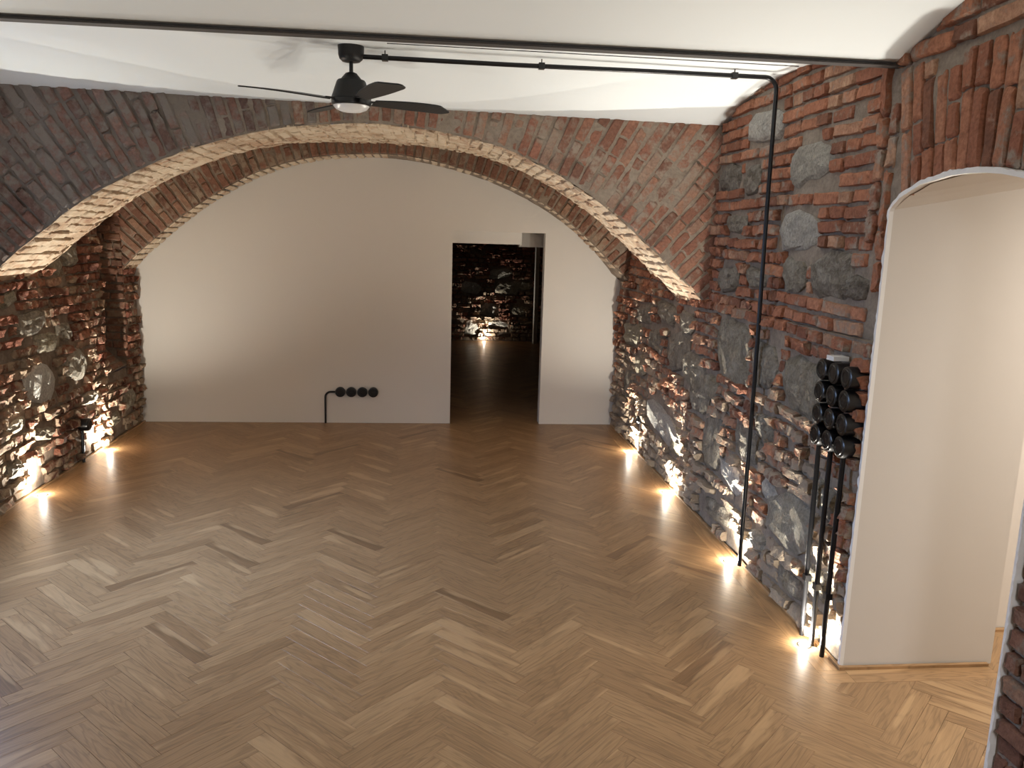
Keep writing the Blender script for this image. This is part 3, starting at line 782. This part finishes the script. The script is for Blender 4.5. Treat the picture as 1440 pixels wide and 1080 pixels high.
def clipped_data(ps, c, ang, mv):
    V = []; Fc = []; L = []
    ca, sa = math.cos(ang), math.sin(ang)
    for p in ps:
        if sum(p[q][0]*p[(q+1) % len(p)][1]-p[(q+1) % len(p)][0]*p[q][1] for q in range(len(p))) < 0: p = p[::-1]
        n = len(p); b = len(V); mx = sum(x for x, _ in p)/n; my = sum(y for _, y in p)/n
        for z, s in ((-TK, .0006), (0, .0009)) if len(ps) == 1 else ((-TK, 0), (0, 0)):
            for x, y in p:
                dx, dy = x-mx, y-my; dl = math.hypot(dx, dy) or 1; x2, y2 = x-dx/dl*s, y-dy/dl*s
                V.append((x2, y2, z)); lx, ly_ = x2-c[0], y2-c[1]
                L.append((lx*ca+ly_*sa+mv[4][0], -lx*sa+ly_*ca+mv[4][1], mv[4][2]))
        for k in range(n): Fc.append((b+k, b+(k+1) % n, b+n+(k+1) % n, b+n+k))
        Fc.append(tuple(b+n+k for k in range(n)))
    return V, Fc, L
SV, SF, SL, SR = [], [], [], []
for idx, (sc, x, y, hz, ps, full, vi) in enumerate(planks):
    ang = R(45) if hz else R(135); mv = PMESH[vi]
    if idx < 296 and sc > 0:
        if full:
            o = bpy.data.objects.new('plank', mv[0]); col.objects.link(o); o.parent = fl; o.location = (x, y, 0); o.rotation_euler.z = ang
        else:
            V, Fc, L = clipped_data(ps, (x, y), ang, mv); mesh_obj('plank', V, Fc, M['wood'], fl, attrs={'rnd': [mv[3]]*len(V), 'loc': L})
    else:
        V, Fc, L = clipped_data(ps, (x, y), ang, mv); b = len(SV); SV += V; SF += [tuple(b+k for k in q) for q in Fc]; SL += L; SR += [mv[3]]*len(V)
o = mesh_obj('plank_field', SV, SF, M['wood'], fl, attrs={'rnd': SR, 'loc': SL}); o['kind'] = 'stuff'
# border strips along the walls
def strip(x0, y0, x1, y1, name, z=0.0, mat='wood_border', parent=fl):
    along_y = (y1-y0) > (x1-x0); g = .0006
    v = MB().box((x0+g, y0+g, -TK), (x1-g, y1-g, z)); off = random.uniform(0, 40)
    L = [((p[1], p[0], off) if along_y else (p[0], p[1], off)) for p in v.v]
    return mesh_obj(name, v.v, v.f, M[mat], parent, attrs={'rnd': [random.uniform(.6, .85)]*8, 'loc': L})
y = -2.9
while y < YB-.02:
    y2 = min(y+random.choice([1.1, 1.35, 1.5]), YB-.005)
    if y2 < OY0: strip(XR-BD, y, XR-.028, y2, 'border_plank')
    y_ = y2
    strip(XL+.028, y, XL+BD, y2, 'border_plank'); y = y2
y = OY1-BD
strip(XR-BD, y, XR-.0, OY1-.028, 'border_plank')
y = OY1-.028
while y < YB-.02:
    y2 = min(y+random.choice([1.1, 1.35, 1.5]), YB-.005); strip(XR-BD, y, XR-.028, y2, 'border_plank'); y = y2
strip(XR, OY1-BD, XR+.74, OY1-.028, 'border_plank')
def moulding(x0, y0, x1, y1, n):
    along_y = (y1-y0) > (x1-x0); v = MB().box((x0, y0, -TK), (x1, y1, .014))
    o = mesh_obj('baseboard_'+n, v.v, v.f, M['wood_border'], attrs={'rnd': [.75]*8, 'loc': [((p[1], p[0], 3) if along_y else (p[0], p[1], 3)) for p in v.v]}); tag(o, kind='structure')
moulding(XR-.027, OY1-.027, XR-.009, YB, 'right'); moulding(XL+.009, -2.9, XL+.027, YB, 'left')
moulding(XR-.009, OY1-.027, XR+.74, OY1-.008, 'doorway'); moulding(2.78, 3.72, 5.2, 3.745, 'side_room')

# ------------------------------------------------------------------ recessed floor lights
def floor_light(x, y, label, group=None, power=P_SPOT, col_=(1, .94, .82), lean=0.0):
    r = empty('floor_light', (x, y, 0)); tag(r, label, 'floor light', group)
    MB().lathe([(.036, -.004), (.036, .0015), (.034, .003), (.027, .003), (.026, .0012)], n=28).build('bezel', M['steel'], r, True)
    MB().lathe([(.024, -.006), (.024, .0026), (.018, .0034), (.006, .0038)], n=20).build('lens', M['lamp'], r, True)
    l = bpy.data.lights.new('floor_light_beam', 'SPOT'); l.energy = power; l.color = col_; l.spot_size = R(156); l.spot_blend = 1; l.shadow_soft_size = .008
    o = bpy.data.objects.new('floor_light_beam', l); col.objects.link(o); o.parent = r; o.location = (0, 0, .016); o.rotation_euler = (R(180), 0, 0)
    l = bpy.data.lights.new('floor_light_spill', 'POINT'); l.energy = power*.05; l.color = col_; l.shadow_soft_size = .01
    o = bpy.data.objects.new('floor_light_spill', l); col.objects.link(o); o.parent = r; o.location = (0, 0, .022)
    l = bpy.data.lights.new('floor_light_core', 'SPOT'); l.energy = power*1.2; l.color = col_; l.spot_size = R(62); l.spot_blend = 1; l.shadow_soft_size = .012
    o = bpy.data.objects.new('floor_light_core', l); col.objects.link(o); o.parent = r; o.location = (0, 0, .018); o.rotation_euler = (R(180), 0, 0)
G = 'recessed floor lights along the masonry walls'
floor_light(-2.891, 6.084, 'glowing round floor light at the foot of the left wall, left of the socket', G)
floor_light(-2.895, 7.366, 'glowing round floor light at the left wall, between socket and back corner', G)
floor_light(1.905, 7.371, 'glowing round floor light at the right wall, farthest, by the back corner', G)
floor_light(1.907, 6.12, 'second floor light from the back corner along the right wall', G)
floor_light(1.908, 4.707, 'floor light right in front of the tall single conduit on the right wall', G)
floor_light(1.904, 3.629, 'brightest nearest floor light below the bank of black sockets', G)
for yy, s in ((3.2, 'opposite the side doorway'),):
    floor_light(-2.89, yy, 'floor light at the left wall outside the picture, ' + s, G)
floor_light(1.0, 15.47, 'single floor light washing the brick wall of the dark room', G, power=42)

# ------------------------------------------------------------------ ceiling fan
FX, FY = -.45, 4.62
fan = empty('ceiling_fan', (FX, FY, 2.63)); tag(fan, 'black four blade ceiling fan with round white light hanging from the vault', 'fan')
z0 = 2.63
def FZ(z): return z-z0
ct = ceil_z(FX, FY)
MB().lathe([(.03, FZ(2.900)), (.048, FZ(2.902)), (.062, FZ(2.915)), (.068, FZ(2.935)), (.070, FZ(ct+.004))], n=32).build('canopy', M['black_matt'], fan, True)
MB().lathe([(.0105, FZ(2.81)), (.0105, FZ(2.902))], n=16).build('rod', M['black_matt'], fan, True)
MB().lathe([(.106, FZ(2.708)), (.105, FZ(2.718)), (.077, FZ(2.800)), (.072, FZ(2.806)), (.056, FZ(2.810)), (.052, FZ(2.816)), (.030, FZ(2.842)), (.014, FZ(2.848))], n=36).build('motor_housing', M['black_matt'], fan, True)
MB().lathe([(.096, FZ(2.674)), (.106, FZ(2.678)), (.108, FZ(2.70)), (.104, FZ(2.708))], n=36).build('light_ring', M['black'], fan, True)
MB().lathe([(.02, FZ(2.640)), (.055, FZ(2.645)), (.082, FZ(2.656)), (.097, FZ(2.673)), (.097, FZ(2.68))], n=36).build('light_diffuser', M['opal'], fan, True)
for k in range(4):
    a = R(26 + 90*k)
    n = 16; top = []; b = MB()
    pts = []
    for i in range(n+1):
        t = i/n; rr = .13 + t*.47
        w = .034 + .034*math.sin(min(t*1.35, 1)*math.pi/2)
        le, te = w, -w*.9
        if t > .8: te = -w*.9 + (t-.8)/.2*w*1.1; le = w - max(0, t-.93)/.07*w*.5
        tw = -R(15 - 7*t); zz = -.006*t + .012*math.sin(t*2)
        pts.append((rr, le, te, tw, zz))
    for (rr, le, te, tw, zz) in pts:
        for w in (le, te):
            for th_ in (.0035, -.0035):
                b.v.append((rr, w*math.cos(tw) - th_*math.sin(tw), FZ(2.703) + zz + w*math.sin(tw) + th_*math.cos(tw)))
    for i in range(n):
        q = 4*i; b.f += [(q, q+2, q+6, q+4), (q+1, q+5, q+7, q+3), (q, q+4, q+5, q+1), (q+2, q+3, q+7, q+6)]
    b.f += [(0, 1, 3, 2), (4*n, 4*n+2, 4*n+3, 4*n+1)]
    o = b.build('blade', M['black_matt'], fan); o.rotation_euler.z = a
    h = MB(); h.box((.085, -.02, FZ(2.702)), (.15, .02, FZ(2.709))); o2 = h.build('blade_arm', M['black_matt'], fan, bevel=.002); o2.rotation_euler.z = a

# ------------------------------------------------------------------ conduits
def conduit(label, pts, r, clips=(), name='conduit', mat='conduit', clip_dir=Vector((0, 0, 1)), clip_len=.03):
    c = empty(name, pts[0]); tag(c, label, 'conduit'); o0 = Vector(pts[0])
    MB().tube([Vector(p)-o0 for p in pts], r, 12).build('pipe', M[mat], c, True)
    for q in clips:
        q = Vector(q)-o0; b = MB(); s = r*1.35
        d = clip_dir; e = q + d*clip_len
        b.box((q.x-s, q.y-s, q.z-s), (q.x+s, q.y+s, q.z+s)); lo = [min(q[i], e[i])-.003 for i in range(3)]; hi = [max(q[i], e[i])+.003 for i in range(3)]
        b.box(lo, hi).build('clip', M['black'], c, bevel=.0015)
    return c
def arc(c, r, a0, a1, plane, n=8):
    out = []
    for i in range(n+1):
        a = a0+(a1-a0)*i/n
        if plane == 'xz': out.append((c[0]+r*math.cos(a), c[1], c[2]+r*math.sin(a)))
    return out
zc = 2.93; CB = .07
XC = 1.932
p = [(FX+.06, 4.62, zc), (.4, 4.62, zc-.003), (1.2, 4.63, zc+.002), (XC-CB, 4.64, zc+.004)] + arc((XC-CB, 4.64, zc-CB+.004), CB, math.pi/2, 0, 'xz')[1:] + [(XC, 4.63, 2.2), (XC+.0, 4.60, 1.2), (XC-.004, 4.585, .02)]
conduit('long black conduit from the fan across the vault and down the right wall', p, .0125, [(-.27, 4.62, zc), (.58, 4.62, zc-.002), (1.68, 4.637, zc+.003)], clip_len=.035)
for zz in (2.4, 1.6, .9, .3):
    pass
cb = MB().tube([(FX+.2, 4.45, ceil_z(0, 4.45)-.004), (1.96, 4.43, ceil_z(1.9, 4.43)-.004)], .0022, 6).build('cable', M['beam'])
tag(cb, 'thin dark cable running along the vault just above the fan conduit', 'cable')
p = [(-1.119, YB-.012, .0), (-1.119, YB-.012, .28)] + [(-1.119+.058*(1-math.cos(a)), YB-.012, .28+.058*math.sin(a)) for a in [R(15*k) for k in range(1, 7)]] + [(-1.01, YB-.012, .338)]
conduit('short black conduit bending from the floor to the four sockets on the white wall', p, .0105)
conduit('short black conduit running up the left wall to its single socket', [(XL+.035, 6.97, .0), (XL+.035, 6.975, .28)], .013)
conduit('thin grey conduit under the small socket in the far end of the right wall', [(XR-.02, 7.27, .0), (XR-.02, 7.275, .31)], .009, mat='steel')
for yb_, yt_, s in ((3.735, 3.745, 'farthest from the doorway of three under the socket bank'), (3.625, 3.625, 'middle of the three under the socket bank'), (3.515, 3.50, 'nearest the doorway of three under the socket bank')):
    conduit('black steel conduit, ' + s, [(XR-.05, yb_, .0), (XR-.055, (yb_+yt_)/2, .5), (XR-.055, yt_, 1.05)], .0125,
            [(XR-.052, yb_, .32)], clip_dir=Vector((1, 0, 0)), clip_len=.03)

# ------------------------------------------------------------------ sockets
def socket(loc, axis, depth, r, label, group=None, cat='socket'):
    """round black surface socket; axis = unit vector out of the wall (towards the room)"""
    t = empty('wall_socket', loc); tag(t, label, cat, group)
    ax = Vector(axis); q = Vector((0, 0, 1)).rotation_difference(ax); t.rotation_mode = 'QUATERNION'; t.rotation_quaternion = q
    d = depth
    MB().lathe([(r*.96, -.02), (r*.96, .004), (r, .006), (r, d-.012), (r*.95, d-.003), (r*.86, d), (r*.74, d+.001)], n=32).build('body', M['black'], t, True)
    MB().lathe([(r*.74, d+.0005), (r*.70, d+.0045), (r*.52, d+.004), (r*.47, d-.002), (r*.46, d-.001)], n=32).build('socket_ring', M['black'], t, True)
    b = MB(); b.lathe([(.0035, d-.006), (.0035, d+.002)], c=(.0095, 0, 0), n=10); b.lathe([(.0035, d-.006), (.0035, d+.002)], c=(-.0095, 0, 0), n=10)
    b.build('contact', M['beam'], t, True)
    return t
names4 = ['leftmost, where the conduit enters,', 'second from the left', 'second from the right', 'rightmost']
for i, x in enumerate((-.962, -.847, -.732, -.617)):
    socket((x, YB, .338), (0, -1, 0), .035, .054, 'round black socket on the white wall, %s of four' % names4[i], 'row of four sockets on the white wall')
rows = ['top row', 'second row', 'third row', 'bottom row']
cols = ['column farthest from doorway', 'middle column', 'column nearest doorway']
for ci, yy in enumerate((3.745, 3.622, 3.500)):
    for ri, zz in enumerate((1.405, 1.295, 1.183, 1.075)):
        socket((XR+.0, yy, zz), (-1, 0, 0), .085, .0535, 'black socket in the bank, %s, %s' % (rows[ri], cols[ci]), 'bank of sockets beside the doorway')
o = MB().box((XR-.085, 3.63, 1.462), (XR-.005, 3.70, 1.485)).build('junction_box', M['white_plastic'], bevel=.003); tag(o, 'small white box on top of the bank of black sockets', 'box')
socket((XL+.0, 6.98, .33), (1, 0, 0), .10, .055, 'single black socket on a short conduit on the left masonry wall')
socket((XR+.0, 7.28, .34), (-1, 0, 0), .05, .038, 'small black socket low in the far end of the right masonry wall')

# ------------------------------------------------------------------ ceiling lamps added out of view to light the rooms
def lampd(loc, label):
    t = empty('added_ceiling_lamp', loc); tag(t, label, 'lamp')
    MB().lathe([(.30, .02), (.31, .03), (.31, .07), (.30, .08)], n=40).build('lamp_rim', M['steel'], t, True)
    MB().lathe([(.295, .025), (.295, .06)], n=40).build('lamp_diffuser', M['added_ceiling_lamp'], t, True)
lampd((.75, -.9, 2.62), 'flat round ceiling lamp added out of view behind the viewpoint')
lampd((3.9, 2.6, 2.52), 'flat round ceiling lamp added out of view in the side room')
